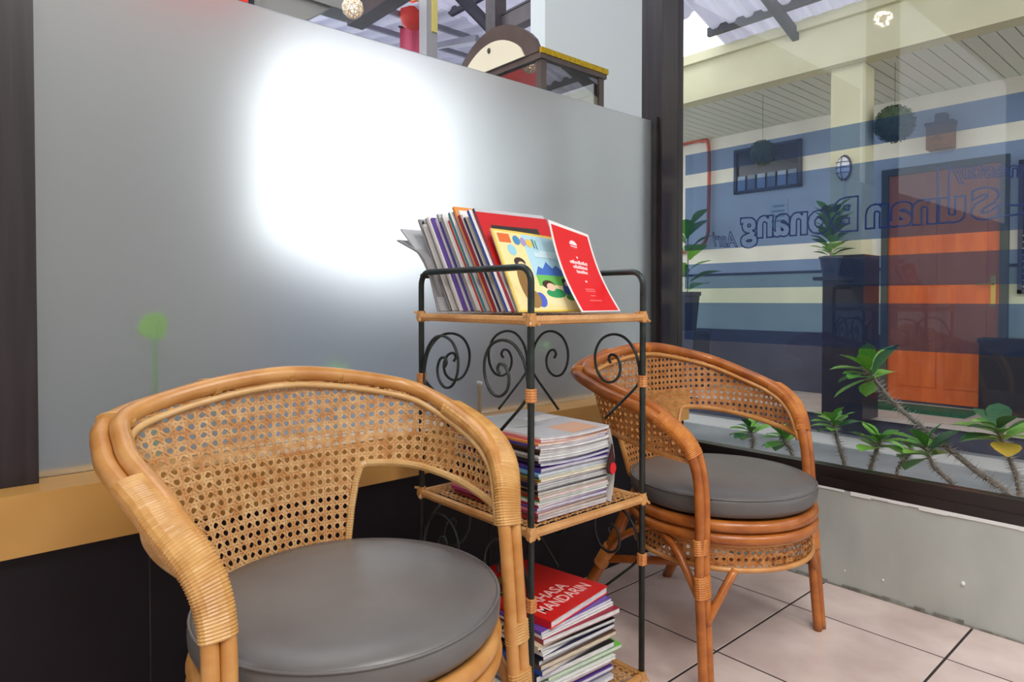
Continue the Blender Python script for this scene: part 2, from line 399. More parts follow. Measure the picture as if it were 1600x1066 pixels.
# bulkhead lamp on the pillar
lp = thing('wall_lamp', 'oval caged lamp mounted on the cream pillar', 'lamp', (5.245, 2.13, 1.9))
MB().sphere((0, 0, 0), .058, 12, 1.75).map(lambda p: (p.x*.4, p.y, p.z)).build('lamp_base', m_slate, lp, smooth=True)
MB().sphere((-.02, 0, 0), .047, 12, 1.75).map(lambda p: (p.x*.8, p.y, p.z)).build('glass_cover', mat('milk_glass', C(222, 222, 226), .3), lp, smooth=True)
b = MB()
for z in (-.04, 0, .04): b.tube([(-.025+.0*k-.035*math.cos(PI*(k/8-.5)), .05*math.sin(PI*(k/8-.5)), z) for k in range(9)], .003, 5)
b.tube([(-.02-.046*math.cos(PI*(k/10-.5)), 0, .088*math.sin(PI*(k/10-.5))) for k in range(11)], .003, 5)
b.build('cage', m_steel, lp)
MB().tube([(5.24, 2.13, 1.81), (5.24, 2.13, 1.60), (5.235, 2.15, 1.55), (5.235, 2.20, 1.53)], .006, 6).build('lamp_cable', mat('pale_cable', C(190, 195, 195), .5),
    label='thin pale cable hanging below the pillar lamp', cat='cable')
# meter box
mb_ = thing('meter_box', 'brown meter box on the wall above the orange door', 'box', (XO, 1.83, 2.17))
MB().box(-.12, 0, -.095, .095, 0, .20).build('body', mat('meter_brown', C(120, 78, 58), .5, col2=C(90, 60, 48), nscale=30), mb_)
MB().box(-.13, 0, -.105, .105, .20, .225).build('lid', m_slate, mb_)
MB().box(-.09, 0, -.04, .04, .225, .30).build('switch', m_slate, mb_)
# red conduit
b = MB().tube(cr([(6.45, 5.2, 2.64), (6.45, 4.4, 2.66), (6.45, 4.14, 2.65), (6.45, 4.05, 2.55), (6.45, 4.05, 1.8), (6.45, 4.06, 1.62), (6.45, 4.14, 1.50), (6.45, 4.4, 1.44), (6.45, 5.2, 1.42)], 8), .02, 8)
b.build('conduit', mat('red_conduit', C(186, 84, 66), .5), label='red bent pipe fixed to the outside wall beside the corner post', cat='pipe', smooth=True)
# small notice
nb = thing('notice_board', 'small white notice on the outside wall below the vent window', 'notice', (XO, 3.28, 1.64))
MB().box(-.012, 0, -.1, .1, 0, .27).build('board', mat('notice_white', C(210, 212, 200), .6), nb)
b = MB()
for k in range(4): b.box(-.0135, -.012, -.07, .07-.02*(k % 2), .05+k*.05, .07+k*.05)
b.build('print', mat('notice_print', C(150, 160, 160), .7), nb)
# hanging balls
def leaf_mesh(name, m, L=1., Wd=.4, fold=.12, droop=.18, tip=.75, n=6):
    b = MB(); vs = []; fs = []
    for i in range(n+1):
        t = i/n; w = Wd*math.sin(PI*min(1, t**tip*.98+.02))**.8*.5+.004
        z = -droop*t*t
        vs += [(-w, t*L, z+fold*w), (0, t*L, z), (w, t*L, z+fold*w)]
    for i in range(n):
        a = i*3; fs += [(a, a+1, a+4, a+3), (a+1, a+2, a+5, a+4)]
    b.add(vs, fs); return b.mesh(name, m, True)
m_ball = mat('ball_foliage', C(54, 74, 60), .8, col2=C(78, 92, 62), nscale=20)
def leaf_ball(c, r, ztop, lab):
    c = Vector(c); t = thing('hanging_ball', lab, 'ball', c, group='dark green balls hanging in the alley')
    MB().sphere((0, 0, 0), r*.93, 16, 1, 12).build('core', m_ball, t, smooth=True)
    b = MB(); random.seed(int(c.x*100))
    for k in range(420):
        n = Vector((random.gauss(0, 1), random.gauss(0, 1), random.gauss(0, 1))).normalized(); a = n.orthogonal().normalized()
        q = Matrix.Rotation(random.uniform(0, 6.28), 3, n); a = q @ a; d = n.cross(a)
        p = n*r*.92; s = r*.14
        b.add([p, p+a*s*.5+n*s*.5+d*s*.35, p+a*s+n*s*.7, p+a*s*.5+n*s*.5-d*s*.35], [(0, 1, 2, 3)])
    tag(b.build('foliage', m_ball, t), kind='stuff')
    MB().tube([(0, 0, r*.9), (0, 0, ztop-c.z)], .0014, 5).build('cord', m_steel, t)
leaf_ball(at(1395, 195, X=5.45), .14, 2.668, 'larger dark round ball hanging left above the orange door')
leaf_ball(at(1190, 240, X=5.45), .113, 2.668, 'smaller dark round ball hanging in front of the vent window')

# ------------------------------------------------------------------ plants
m_leaf = [mat('leaf_bright', C(156, 218, 92), .4, col2=C(128, 198, 70), nscale=12), mat('leaf_mid', C(112, 178, 76), .4, col2=C(90, 154, 62), nscale=12),
          mat('leaf_dark', C(62, 122, 70), .4, col2=C(52, 104, 60), nscale=12), mat('leaf_yellow', C(216, 176, 60), .5)]
LEAF = [leaf_mesh('leaf', m, 1, .54, .25, .2, 1.5) for m in m_leaf]
m_spine = mat('thorn', C(196, 186, 174), .7); m_stem = mat('thorny_stem', C(126, 114, 104), .8, col2=C(158, 146, 134), nscale=60)
def orient(o, p, d, up, s):
    d = Vector(d).normalized(); x = d.cross(Vector(up))
    if x.length < 1e-3: x = Vector((1, 0, 0))
    x.normalize(); z = x.cross(d)
    M = Matrix((x, d, z)).transposed().to_4x4()
    o.matrix_local = Matrix.Translation(p) @ M @ Matrix.Diagonal((s, s, s, 1))
def thorny(pts, r0, nl, size, lab, cat='plant', group='thorny plants along the window', thorns=True, seed=1, yellow=False, spread=1., name='thorny_plant'):
    random.seed(seed)
    base = Vector(pts[0]); P = [p-base for p in cr(pts, 8)]
    t = thing(name, lab, cat, base, group=group); n = len(P)
    MB().tube(P, [r0*(1-.35*i/n) for i in range(n)], 7).build('stem', m_stem, t, smooth=True)
    if thorns:
        b = MB()
        for i in range(1, n-1):
            for k in range(12):
                q = P[i]+(P[i+1]-P[i])*random.random(); T = (P[i+1]-P[i]).normalized()
                a = T.orthogonal().normalized(); a = Matrix.Rotation(random.uniform(0, 6.28), 3, T) @ a
                e = q+a*r0*random.uniform(2.2, 3.4); c = T.cross(a)*.002; q2 = q+a*r0*.5
                b.add([q2+c, q2-c*.5+T*.0012, q2-c*.5-T*.0012, e], [(0, 1, 3), (1, 2, 3), (2, 0, 3)])
        tag(b.build('thorns', m_spine, t), kind='stuff')
    T = (P[-1]-P[-3]).normalized(); a = T.orthogonal().normalized(); bb = T.cross(a)
    for k in range(nl):
        g = k*2.4+random.uniform(-.3, .3); f = k/max(1, nl-1)
        out = (a*math.cos(g)+bb*math.sin(g))*spread+T*(.15+.8*f)
        p = P[-1]-T*.035*(1-f)*(size/.1)
        mi = 3 if (yellow and k == 1) else random.choice([0, 0, 1, 1, 2])
        o = link('leaf', LEAF[mi], t); orient(o, p, out, (0, 0, 1), size*random.uniform(.75, 1.1)*(1-.35*f))
    return t
def P3(*l): return [at(px, py, X=x) for px, py, x in l]
def rooted(l, zb=.2):
    p = P3(*l); f = p[0]; d = (p[0]-p[1]); k = max(0, f.z-zb); q = Vector((min(f.x+.02, 2.6), f.y, zb)) if k > .02 else None
    return ([q] if q else [])+p
thorny(rooted([(1582, 778, 2.42), (1530, 738, 2.44), (1460, 682, 2.47), (1400, 632, 2.5), (1352, 575, 2.52)]), .0105, 15, 0.161, 'tallest thorny plant leaning left across the window with leaf rosette', seed=2)
thorny(rooted([(1596, 765, 2.5), (1580, 715, 2.5), (1560, 668, 2.48)]), .0095, 15, 0.154, 'thorny plant at the right window edge with a yellow leaf', seed=5, yellow=True)
thorny(rooted([(1322, 730, 2.5), (1312, 695, 2.5), (1302, 655, 2.5)]), .0085, 13, 0.119, 'thorny plant just right of the far chair arm', seed=8)
thorny(rooted([(1362, 738, 2.46), (1372, 705, 2.46), (1378, 685, 2.46)]), .008, 13, 0.119, 'short thorny plant under the leaning stem', seed=11)
thorny(rooted([(1496, 766, 2.38), (1462, 730, 2.4), (1448, 695, 2.42)]), .008, 13, 0.133, 'thorny plant crossing below the middle of the leaning stem', seed=14)
thorny(rooted([(1178, 700, 2.6), (1178, 685, 2.6), (1172, 668, 2.6)]), .008, 11, 0.112, 'thorny plant seen under the far chair back, left one', seed=17)
thorny(rooted([(1238, 705, 2.55), (1230, 695, 2.55), (1222, 680, 2.55)]), .008, 11, 0.119, 'thorny plant seen under the far chair back, right one', seed=20)
thorny(rooted([(1405, 735, 2.6), (1420, 715, 2.6), (1425, 700, 2.6)]), .006, 8, 0.112, 'small thorny plant between the short one and the crossing one', seed=23)
bed = MB().box(XW+.121, 2.8, -2.5, 1.5, -.18, .2).build('planter_bed', m_ground, label='grey planter bed outside under the window', cat='planter')
# potted plant before the pillar and the one by the corner post
m_pot = mat('dark_pot', C(58, 62, 76), .6)
def pot_plant(loc, rp, hp, nl, size, lab, seed, up=.5, rows=3, hang=False):
    random.seed(seed); t = thing('potted_plant', lab, 'plant', loc)
    MB().lathe([(rp*.7, 0), (rp, hp), (rp*1.08, hp), (rp*1.08, hp*.9), (rp*.9, hp*.95), (.001, hp*.93)], 16).build('pot', m_pot, t, smooth=False)
    for k in range(nl):
        g = k*2.4; f = (k+.5)/nl; e = up*(1-f)+random.uniform(-.15, .15)
        d = Vector((math.cos(g), math.sin(g), .4+f*2*up)); p = Vector((math.cos(g)*rp*.3, math.sin(g)*rp*.3, hp+f*size*2.2))
        o = link('leaf', LEAF[random.choice([1, 2, 2, 0])], t); orient(o, p, d, (0, 0, 1), size*random.uniform(.7, 1.1))
    MB().tube([(0, 0, hp*.9), (.005, 0, hp+size*1.0), (0, 0, hp+size*2.2)], .008, 6).build('stem', m_stem, t)
    return t
pot_plant((5.02, 2.13, 1.07), .075, .15, 46, .15, 'bushy potted plant in front of the cream pillar', 31)
MB().box(4.93, 5.21, 2.04, 2.22, 1.045, 1.07).build('plant_bracket', m_steel, label='small dark bracket holding the potted plant on the pillar', cat='bracket')
pp = at(1074, 500, X=5.98)
pot_plant((pp.x, pp.y, .585), .13, .40, 16, .32, 'potted plant with broad leaves beside the corner post', 37, up=.35)
pd = thing('plinth', 'low dark plinth carrying the plant beside the corner post', 'plinth', (pp.x, pp.y, 0))
MB().box(-.15, .15, -.17, .17, 0, .55).build('body', m_slate, pd); MB().box(-.16, .16, -.18, .18, .55, .585).build('top', m_slate, pd)

# ------------------------------------------------------------------ yard behind the frosted glass
m_yard = mat('yard_floor', C(140, 152, 174), .8)
MB().box(-5, XW+.12, YF+.06, 16, -.3, -.002).build('ground_yard', m_yard, kind='structure')
m_gwall = mat('grey_wall', C(146, 143, 137), .8, col2=C(138, 137, 133), nscale=2)
gw = MB().box(-5, 1.38, 3.6, 3.75, 0, 3.7).build('wall_yard', m_gwall, kind='structure')
MB().box(1.38, 1.95, 3.6, 3.75, 2.60, 3.7).build('header', m_gwall, gw)
for x in (1.33, 1.505): MB().box(x-.012, x+.012, 3.585, 3.6, 2.0 if x < 1.4 else 2.60, 3.7).build('dark_strip', m_black, gw)
MB().box(.75, 1.30, 3.56, 3.598, 2.46, 3.1).build('red_board', mat('red_board', C(224, 30, 22), .5), label='red board at the top left above the frosted glass', cat='board')
m_far = mat('far_wall', C(118, 128, 146), .9, col2=C(134, 142, 156), nscale=.7)
MB().box(-6, 10, 9.5, 9.7, 0, 1.25).build('wall_far', m_far, kind='structure')
wr = MB().box(2.9, 4.3, 2.97, 3.1, 0, 3.6).build('wall_beside_cart', mat('light_grey_wall', C(206, 210, 208), .8), kind='structure')
MB().prism([(1.38, 2.6), (1.38, 1.95), (1.46, 2.22), (1.60, 2.45), (1.80, 2.6)], lambda u, v, w_: (u, w_, v), 3.62, 3.73).build('glow_mask_corner', m_gwall, gw)  # added piece rounding the upper left edge of the glow in the frosted glass
MB().prism([(1.2, 0), (4.6, 0), (4.6, 1.02), (2.9, 1.02), (2.0, 1.35), (1.6, 1.62), (1.2, 2.0)], lambda u, v, w_: (u, w_, v), 5.0, 5.12).build('wall_glow_mask', m_far, kind='structure')  # added sloped slab that cuts the glow's lower left into a curve
# beams, post and roof seen over the glass
def beam_thing(name, lab, a, b_, w, h, m, up=(0, 0, 1)):
    a = Vector(a); t = thing(name, lab, 'beam', a); MB().beam((0, 0, 0), Vector(b_)-a, w, h, up).build('timber', m, t)
    q = Vector(b_)-a; u = Vector(up)*h*.5; MB().beam(u, q+u, w*1.15, h*.12, up).build('edge_strip', m_steel, t); return t
m_brown = mat('brown_beam', C(86, 76, 78), .5, col2=C(66, 58, 62), nscale=8)
beam_thing('roof_beam', 'dark beam rising right beside the white ball lamp', (1.93, 3.58, 2.56), (1.93, 1.75, 2.56), .10, .11, m_brown)
pt = thing('post', 'slim grey post above the middle of the frosted glass', 'post', (2.67, 3.9, 0))
MB().box(-.045, .045, -.045, .045, 0, 3.4).build('shaft', mat('grey_post', C(150, 146, 146), .5), pt)
MB().box(-.005, .04, -.056, -.045, 2.76, 3.0).build('brass_plate', mat('brass_plate', C(226, 206, 120), .35, .3), pt)
beam_thing('brace', 'thin dark brace sloping down right to the dark upright', at(712, -10, D=4.9), at(775, 55, D=4.9), .05, .07, m_steel, (0, 1, 0))
up_ = at(775, 30, D=4.6)
pu = thing('upright', 'dark upright left of the light grey wall', 'post', (up_.x, up_.y, 0))
MB().box(-.05, .05, -.05, .05, 0, 3.3).build('shaft', m_brown, pu); MB().box(-.06, .06, -.06, .06, 2.6, 2.68).build('collar', m_steel, pu)
beam_thing('roof_beam', 'dark beam running from the upright towards the light grey wall', at(776, 50, X=up_.x+.05), at(860, 8, X=up_.x+.05), .08, .12, m_brown)
roof('roof_yard', (1.4, 4.0, 3.02), (1.4, 6.2, 3.4), (6.2, 4.0, 3.02), 26, .03, 'pale corrugated roof seen above the frosted glass', 4, 4, sheet_mat('pale_sheet', C(214, 212, 222), .5), mat('light_steel', C(140, 140, 152), .5), .6)
# red lantern
rl = at(648, 28, D=5.0)
t = thing('red_lantern', 'red lantern hanging left of the slim grey post', 'lantern', rl)
m_red = mat('lantern_red', C(214, 60, 48), .6)
MB().lathe([(.05, -.09), (.09, -.07), (.11, 0), (.09, .07), (.05, .09)], 14).build('shade', m_red, t, smooth=True)
MB().lathe([(.045, .09), (.045, .105)], 12).build('cap', m_brass, t); MB().tube([(0, 0, .1), (0, 0, .2)], .004, 5).build('cord', m_steel, t)
b_ = at(648, 75, D=5.2)
t = thing('pink_banner', 'pink cloth banner below the red lantern', 'banner', b_)
MB().grid(lambda u, v: ((u-.5)*.22*hR[0]+.01*math.sin(u*12)*hF[0], (u-.5)*.22*hR[1]+.01*math.sin(u*12), (v-.5)*.30), 12, 4).build('cloth', mat('pink_cloth', C(224, 104, 130), .8), t)
MB().tube([(-.12*hR[0], -.12*hR[1], .15), (.12*hR[0], .12*hR[1], .15)], .008, 6).build('rod', m_steel, t)
# the display cart
Yc = 2.2; Xc = .965*Yc; ct = thing('display_cart', 'brown glazed display cart with arched cream sign and gold top edge', 'cart', (Xc, Yc, 0))
m_cart = mat('cart_brown', C(92, 78, 72), .45, col2=C(80, 66, 62), nscale=6)
CW, CL, CT = .435, .63, 2.0
for x in (0, CW):
    for y in (0, CL): MB().box(x-.035*(x > 0), x+.035*(x == 0), y-.035*(y > 0), y+.035*(y == 0), 0, CT).build('frame_post', m_cart, ct)
MB().box(.0, CW, 0, CL, .0, .95).build('cabinet_body', m_cart, ct)
MB().box(-.01, CW+.01, -.01, CL+.01, CT, CT+.03).build('top_board', m_cart, ct)
b = MB().box(-.012, CW+.016, -.016, -.002, CT+.022, CT+.048); b.build('gold_edge', mat('gold_foil', C(222, 190, 40), .25, .6, col2=C(190, 150, 30), nscale=60), ct)
for (a, q) in (((.035, .002), (CW-.035, .006)), ((.035, CL-.006), (CW-.035, CL-.002))):
    MB().box(a[0], q[0], a[1], q[1], .95, CT).build('glass_panel', M_GLASS, ct)
MB().box(.002, .006, .035, CL-.035, .95, CT).build('glass_panel', M_GLASS, ct)
MB().box(.08, CW-.06, .05, CL-.1, 1.4, 1.42).build('cart_shelf', mat('cart_shelf', C(170, 160, 140), .6), ct)
def arch(w, h, n=18): return [(w*k/n, h*math.sin(PI*k/n)**.6) for k in range(n+1)]
def cartf(u, v, t): return (t, CL-u, CT+.03+v)
MB().prism(arch(CL, .20), cartf, -.015, .015).build('arch_board', m_cart, ct)
MB().prism([(u+.07, v) for u, v in arch(CL-.16, .13)], cartf, -.022, -.015).build('arch_sign', mat('cream_sign', C(238, 226, 198), .6), ct)
ks = at(764, 82, X=Xc-.025)
MB().sphere((-.024, ks.y-Yc, ks.z), .010, 8, 1.4).build('sign_mark', m_brown, ct)
# ball lamps (one in view over the glass, the others give warm spots in the panes)
def ball_lamp(c, r, ztop, lab, power, group='white woven ball lamps'):
    c = Vector(c); t = thing('ball_lamp', lab, 'lamp', c, group=group)
    import bmesh
    bm = bmesh.new(); bmesh.ops.create_icosphere(bm, subdivisions=2, radius=r); b = MB()
    for e in bm.edges: b.tube([e.verts[0].co.copy(), e.verts[1].co.copy()], r*.085, 5, cap=False)
    bm.free()
    b.build('woven_shell', mat('white_rattan', C(240, 228, 210), .6), t)
    MB().sphere((0, 0, 0), r*.45, 10).build('bulb', mat('bulb_glow', C(255, 230, 200), .5, emit=((1, .66, .36, 1), 3)), t, smooth=True)
    MB().tube([(0, 0, r), (0, 0, ztop-c.z)], .003, 5).build('cord', m_steel, t)
    if power:
        l = bpy.data.lights.new('ball_lamp_light', 'POINT'); l.energy = power; l.color = (1, .88, .74); l.shadow_soft_size = r
        o = bpy.data.objects.new('ball_lamp_light', l); COL.objects.link(o); o.parent = t
bl = at(553, 16, Y=2.9); ball_lamp(bl, .048, 3.6, 'white woven ball lamp hanging above the frosted glass', 0)
ball_lamp((.62, -1.0, 1.62), .06, 2.9, 'warm woven ball lamp behind the camera, glowing on the frosted glass', 6)
ball_lamp((.5, 1.37, 2.4), .05, 2.9, 'warm woven ball lamp above the near chair, reflected in the window', 42)
# plants just behind the frosted glass
def back_plant(px, py, n, size, lab, seed):
    q = at(px, py, Y=1.60)
    return thorny([Vector((q.x, 1.66, 0)), Vector((q.x+.01, 1.65, .3)), Vector((q.x, 1.615, q.z-size*.3))], .005, n, size, lab, group=None, thorns=False, seed=seed, name='garden_plant', spread=.9)
q = at(245, 512, Y=1.575)
t = thing('garden_plant', 'single round green leaf on a stem behind the frosted glass', 'plant', (q.x, 1.60, 0))
MB().tube([(0, 0, 0), (.005, 0, .4), (0, 0, q.z-.02)], .004, 6).build('stem', m_leaf[1], t)
o = link('leaf', leaf_mesh('leaf', m_leaf[0], 1, .95, .1, .1), t); orient(o, Vector((-.022, -.02, q.z+.028)), (.55, .05, -.8), (0, -1, 0), .066)
back_plant(526, 572, 9, .055, 'low green tuft behind the frosted glass above the near chair', 41)
back_plant(852, 538, 6, .05, 'small green tip behind the frosted glass beside the rack', 43)

# ================================================================== CANE CHAIRS
def rattan(name, c1, c2, rough=.32):
    return mat(name, c1, rough, col2=c2, nscale=14, stretch=(1, 1, 1.6), bump=.06, bscale=90, coat=.25)
HALF = [(.256, -.142, 0), (.248, -.123, .25), (.241, -.105, .515), (.283, -.026, .625), (.301, .140, .680), (.250, .262, .720)]
RIM = cr(HALF+[(0, .285, .757)]+[(-x, y, z) for x, y, z in HALF[::-1]], 14)
def rim_n(p):
    v = Vector((p.x/.31, max(p.y, 0)/.285, 0)); return v.normalized()
def cane_r(p):
    k = min(1, max(0, (p.z-.50)/.17)); return k, .0112*(1-k)+.0145*k
_up = [p for p in RIM if p.z > .4]
_th = np.array([math.atan2(p.x, p.y) for p in _up]); _rr = np.array([math.hypot(p.x, p.y) for p in _up]); _rz = np.array([p.z for p in _up])
_o = np.argsort(_th); _th, _rr, _rz = _th[_o], _rr[_o], _rz[_o]
def zlow(th, full_left=False):
    a = abs(th)*180/PI
    if full_left and th < 0: return .405 if a < 38 else .405+.205*min(1, (a-38)/42)**.9
    if a < 26: return .405
    if a < 33: k = (a-26)/7; return .405+(.572-.405)*(1-(1-k)**2)
    return .572-.052*((a-33)/80)**1.3
def S_pt(th, z, off=0):
    rz = float(np.interp(th, _th, _rz)); rr = float(np.interp(th, _th, _rr))-.020
    f = (rz-z)/max(.02, rz-.40); f = max(-.1, min(1.05, f))
    r = rr*(1-f)+.243*f+.010*math.sin(PI*max(0, min(1, f)))+off
    return Vector((r*math.sin(th), r*math.cos(th), z))
def rim_z(th): return float(np.interp(th, _th, _rz))
def strip_net(inside, pt, u0, u1, w0, w1, pu, pw, b, wid=.13, su=None):
    """woven cane: pairs of uprights and levels and one strand along each diagonal, on the surface pt(u, w, offset)"""
    def run(path, across, hw, ph, amp):
        prev = None
        for k, (u, w) in enumerate(path):
            if not inside(u, w): prev = None; continue
            o = amp*(1 if (k//3+ph) % 2 else -1)
            a = pt(u-across[0]*hw, w-across[1]*hw, o); c = pt(u+across[0]*hw, w+across[1]*hw, o)
            i = len(b.v); b.v += [tuple(a), tuple(c)]
            if prev is not None: b.f.append([prev, prev+1, i+1, i]); b.mi.append(0)
            prev = i
    nu = int((u1-u0)/pu)+1; nw = int((w1-w0)/pw)+1; st = 3
    for i in range(nu+1):
        for s in (-1, 1):
            u = u0+i*pu+s*.135*pu
            run([(u, w0+k*pw/st) for k in range(nw*st+1)], (pu, 0), .095, i+(s > 0), .0005)
    for j in range(nw+1):
        for s in (-1, 1):
            w = w0+j*pw+s*.135*pw
            run([(u0+k*pu/st, w) for k in range(nu*st+1)], (0, pw), .095, j+(s > 0), .0005)
    for sg in (1, -1):
        for i in range(-nw-1, nu+nw+2):
            run([(u0+(i+.5)*pu+sg*k*pu/st, w0+k*pw/st) for k in range(nw*st+1)], (pu*.7, -sg*pw*.7), .10, i, .0011)
_net = {}
def net_mesh(key, fill, m, name):
    if key not in _net:
        b = MB(); fill(b); _net[key] = b
    return _net[key].mesh(name, m)
def wrapped(path, ra, rb, nrm, b, n=16, pitch=.0042, fr=None):
    """binding wound round a pair of canes: oval section, one ridge to each turn"""
    P = path; L = [0]
    for i in range(1, len(P)): L.append(L[-1]+(P[i]-P[i-1]).length)
    tot = L[-1]; rings = int(tot/pitch)*2; vs = []
    for i in range(rings+1):
        s = tot*i/rings; j = max(k for k in range(len(L)) if L[k] <= s+1e-9); j = min(j, len(P)-2)
        f = (s-L[j])/max(1e-9, L[j+1]-L[j]); p = P[j].lerp(P[j+1], f); T = (P[j+1]-P[j]).normalized()
        if fr: ra, rb = fr(p)
        a = nrm(p); a = (a-T*a.dot(T)).normalized(); c = T.cross(a); q = 1+.035*(1 if i % 2 else -1)
        for k in range(n):
            g = 2*PI*k/n; x = math.cos(g); y = math.sin(g)
            x = math.copysign(abs(x)**.8, x); y = math.copysign(abs(y)**.8, y)
            vs.append(p+a*ra*q*x+c*rb*q*y)
    fs = [(i*n+k, i*n+(k+1) % n, (i+1)*n+(k+1) % n, (i+1)*n+k) for i in range(rings) for k in range(n)]
    fs += [tuple(range(n))[::-1], tuple(rings*n+k for k in range(n))]
    b.add(vs, fs)
def ring(R, z, n=56, sx=1): return [(R*math.cos(2*PI*k/n), R*math.sin(2*PI*k/n), z) for k in range(n)]
def cane_chair(label, loc, rz, mc, ml, mn, mw, mcu, wrap_range, full_left=False):
    t = thing('cane_chair', label, 'chair', loc, rz, group='round-backed cane chairs')
    # the two canes that run from foot to foot round the back
    for sg in (1, -1):
        pts = []; rs = []
        for p in RIM:
            k, r = cane_r(p)
            pts.append(p+rim_n(p)*sg*r*.97+Vector((0, 0, -.004*sg*k))); rs.append(r)
        MB().tube(pts, rs, 12).build('rim_cane', mc, t, smooth=True)
    th_end = 1.96
    ths = [-th_end+2*th_end*k/120 for k in range(121)]
    # woven back
    def fill(b):
        pu, pw = .0172/.29, .0172
        strip_net(lambda u, w: abs(u) < 1.98 and zlow(u, full_left)-.002 < w < rim_z(u)-.006, lambda u, w, o: S_pt(u, w, o), -34*pu, 34*pu, .40, .75, pu, pw, b)
    link('cane_back', net_mesh('back%d' % full_left, fill, mn, 'cane_back'), t)
    MB().tube([S_pt(th, rim_z(th)-.017, -.004) for th in ths], .0065, 8).build('back_top_edge', ml, t, smooth=True)
    lo = [th for th in ths if zlow(th, full_left) < rim_z(th)-.01]
    wp = MB(); wrapped([S_pt(th, zlow(th, full_left), 0) for th in lo], .0072, .0072, lambda p: Vector((p.x, p.y, .001)).normalized(), wp, 8, .005)
    wp.build('back_lower_edge', ml, t)
    # bindings on the arms
    for sg in (1, -1):
        z0, y1 = wrap_range[:2] if sg > 0 else wrap_range[2:]
        seg = [p for p in RIM if p.x*sg > .1 and p.z > z0 and p.y < y1]
        if sg < 0: seg = seg[::-1]
        b = MB(); wrapped(seg, 0, 0, rim_n, b, fr=lambda p: (cane_r(p)[1]*1.99+.0012, cane_r(p)[1]*1.06+.002)); b.build('arm_binding', mw, t, smooth=False)
        p = RIM[[i for i, q in enumerate(RIM) if q.x*sg > .1][0 if sg > 0 else -1]]
        for z, h in ((.335, .035), (.245, .05)):
            b = MB(); wrapped([Vector((sg*(.2565-.03*(z-h/2)), -.142+.072*(z-h/2), z-h/2)), Vector((sg*(.2565-.03*z), -.142+.072*z, z)), Vector((sg*(.2565-.03*(z+h/2)), -.142+.072*(z+h/2), z+h/2))], .0240, .0128, lambda p: Vector((1, 0, 0)), b, 14, .005)
            b.build('leg_binding', mw, t)
    for x, y, in ((.13, .29), (-.13, .29), (-.26, .22), (.02, .28)):     # thin ties over the rim
        th = math.atan2(x, y); p = Vector((math.sin(th)*np.interp(th, _th, _rr), math.cos(th)*np.interp(th, _th, _rr), rim_z(th)))
        T = Vector((math.cos(th), -math.sin(th), 0)); b = MB(); wrapped([p-T*.006, p, p+T*.006], .0292, .0155, rim_n, b, 14, .003)
        b.build('rim_tie', mw, t)
    # seat
    MB().tube(ring(.224, .372), .0145, 10, closed=True).build('seat_ring', mc, t, smooth=True)
    MB().tube(ring(.226, .343), .0135, 10, closed=True).build('seat_ring', mc, t, smooth=True)
    MB().lathe([(.001, .372), (.22, .372), (.22, .380), (.001, .381)], 32).build('seat_base', ml, t)
    def fill2(b):
        R = .222; pu, pw = .0165/R, .0165
        strip_net(lambda u, w: .274 < w < .332, lambda u, w, o: Vector(((R+o)*math.sin(u), (R+o)*math.cos(u), w)), -PI, PI, .27, .335, 2*PI/84, pw, b)
    link('cane_apron', net_mesh('apron', fill2, mn, 'cane_apron'), t)
    MB().tube(ring(.223, .271), .0065, 8, closed=True).build('apron_edge', ml, t, smooth=True)
    MB().tube(ring(.223, .329), .005, 8, closed=True).build('apron_edge', ml, t, smooth=True)
    prof = [(.001, .388), (.205, .388), (.226, .393), (.235, .406), (.2365, .422), (.2335, .435), (.225, .4425), (.19, .449), (.13, .4525), (.06, .453), (.001, .453)]
    cu = MB().lathe(prof, 56).build('cushion', mcu, t, smooth=True)
    MB().tube([(x, y, .4365) for x, y, _ in ring(.2335, 0, 64)], .0024, 6, closed=True).build('cushion_piping', mcu, cu, smooth=True)
    # back legs, braces, stretchers
    for sg in (1, -1):
        q = cr([(sg*.165, .165, .36), (sg*.185, .235, .2), (sg*.212, .345, 0)], 6)
        MB().tube(q, .0155, 10).build('back_leg', mc, t, smooth=True)
        MB().tube(cr([(sg*.246, -.132, .16), (sg*.215, -.142, .21), (sg*.165, -.152, .272)], 5), .0095, 8).build('brace', mc, t, smooth=True)
        MB().tube(cr([(sg*.245, -.122, .195), (sg*.245, -.078, .265), (sg*.235, -.03, .31), (sg*.212, .045, .335)], 6), .0095, 8).build('brace', mc, t, smooth=True)
        MB().tube(cr([(sg*.187, .235, .195), (sg*.208, .17, .265), (sg*.214, .10, .31), (sg*.214, .05, .335)], 6), .0095, 8).build('brace', mc, t, smooth=True)
        MB().tube([(sg*.243, -.122, .20-.012*sg), (0, .06, .196-.012*sg), (-sg*.183, .232, .198-.012*sg)], .0115, 8).build('stretcher', mc, t, smooth=True)
        b = MB(); wrapped([Vector((sg*.183, .222, .225)), Vector((sg*.186, .236, .2)), Vector((sg*.191, .255, .165))], .0185, .0185, lambda p: Vector((1, 0, 0)), b, 12, .005)
        b.build('leg_binding', mw, t)
    return t
m_caneA = rattan('honey_rattan', C(206, 152, 88), C(184, 124, 60)); m_caneB = rattan('amber_rattan', C(188, 112, 46), C(152, 80, 28))
m_edgeA = rattan('pale_cane_edge', C(214, 176, 120), C(196, 150, 92)); m_edgeB = rattan('tan_cane_edge', C(206, 150, 86), C(188, 124, 62))
m_netA = mat('woven_cane_light', C(216, 174, 120), .5, col2=C(188, 130, 74), nscale=45); m_netB = mat('woven_cane_tan', C(200, 140, 78), .5, col2=C(172, 106, 50), nscale=45)
m_wrapA = mat('cane_binding_light', C(208, 162, 98), .4, col2=C(184, 132, 68), nscale=26, coat=.15); m_wrapB = mat('cane_binding_amber', C(204, 132, 58), .4, col2=C(178, 102, 40), nscale=26, coat=.15)
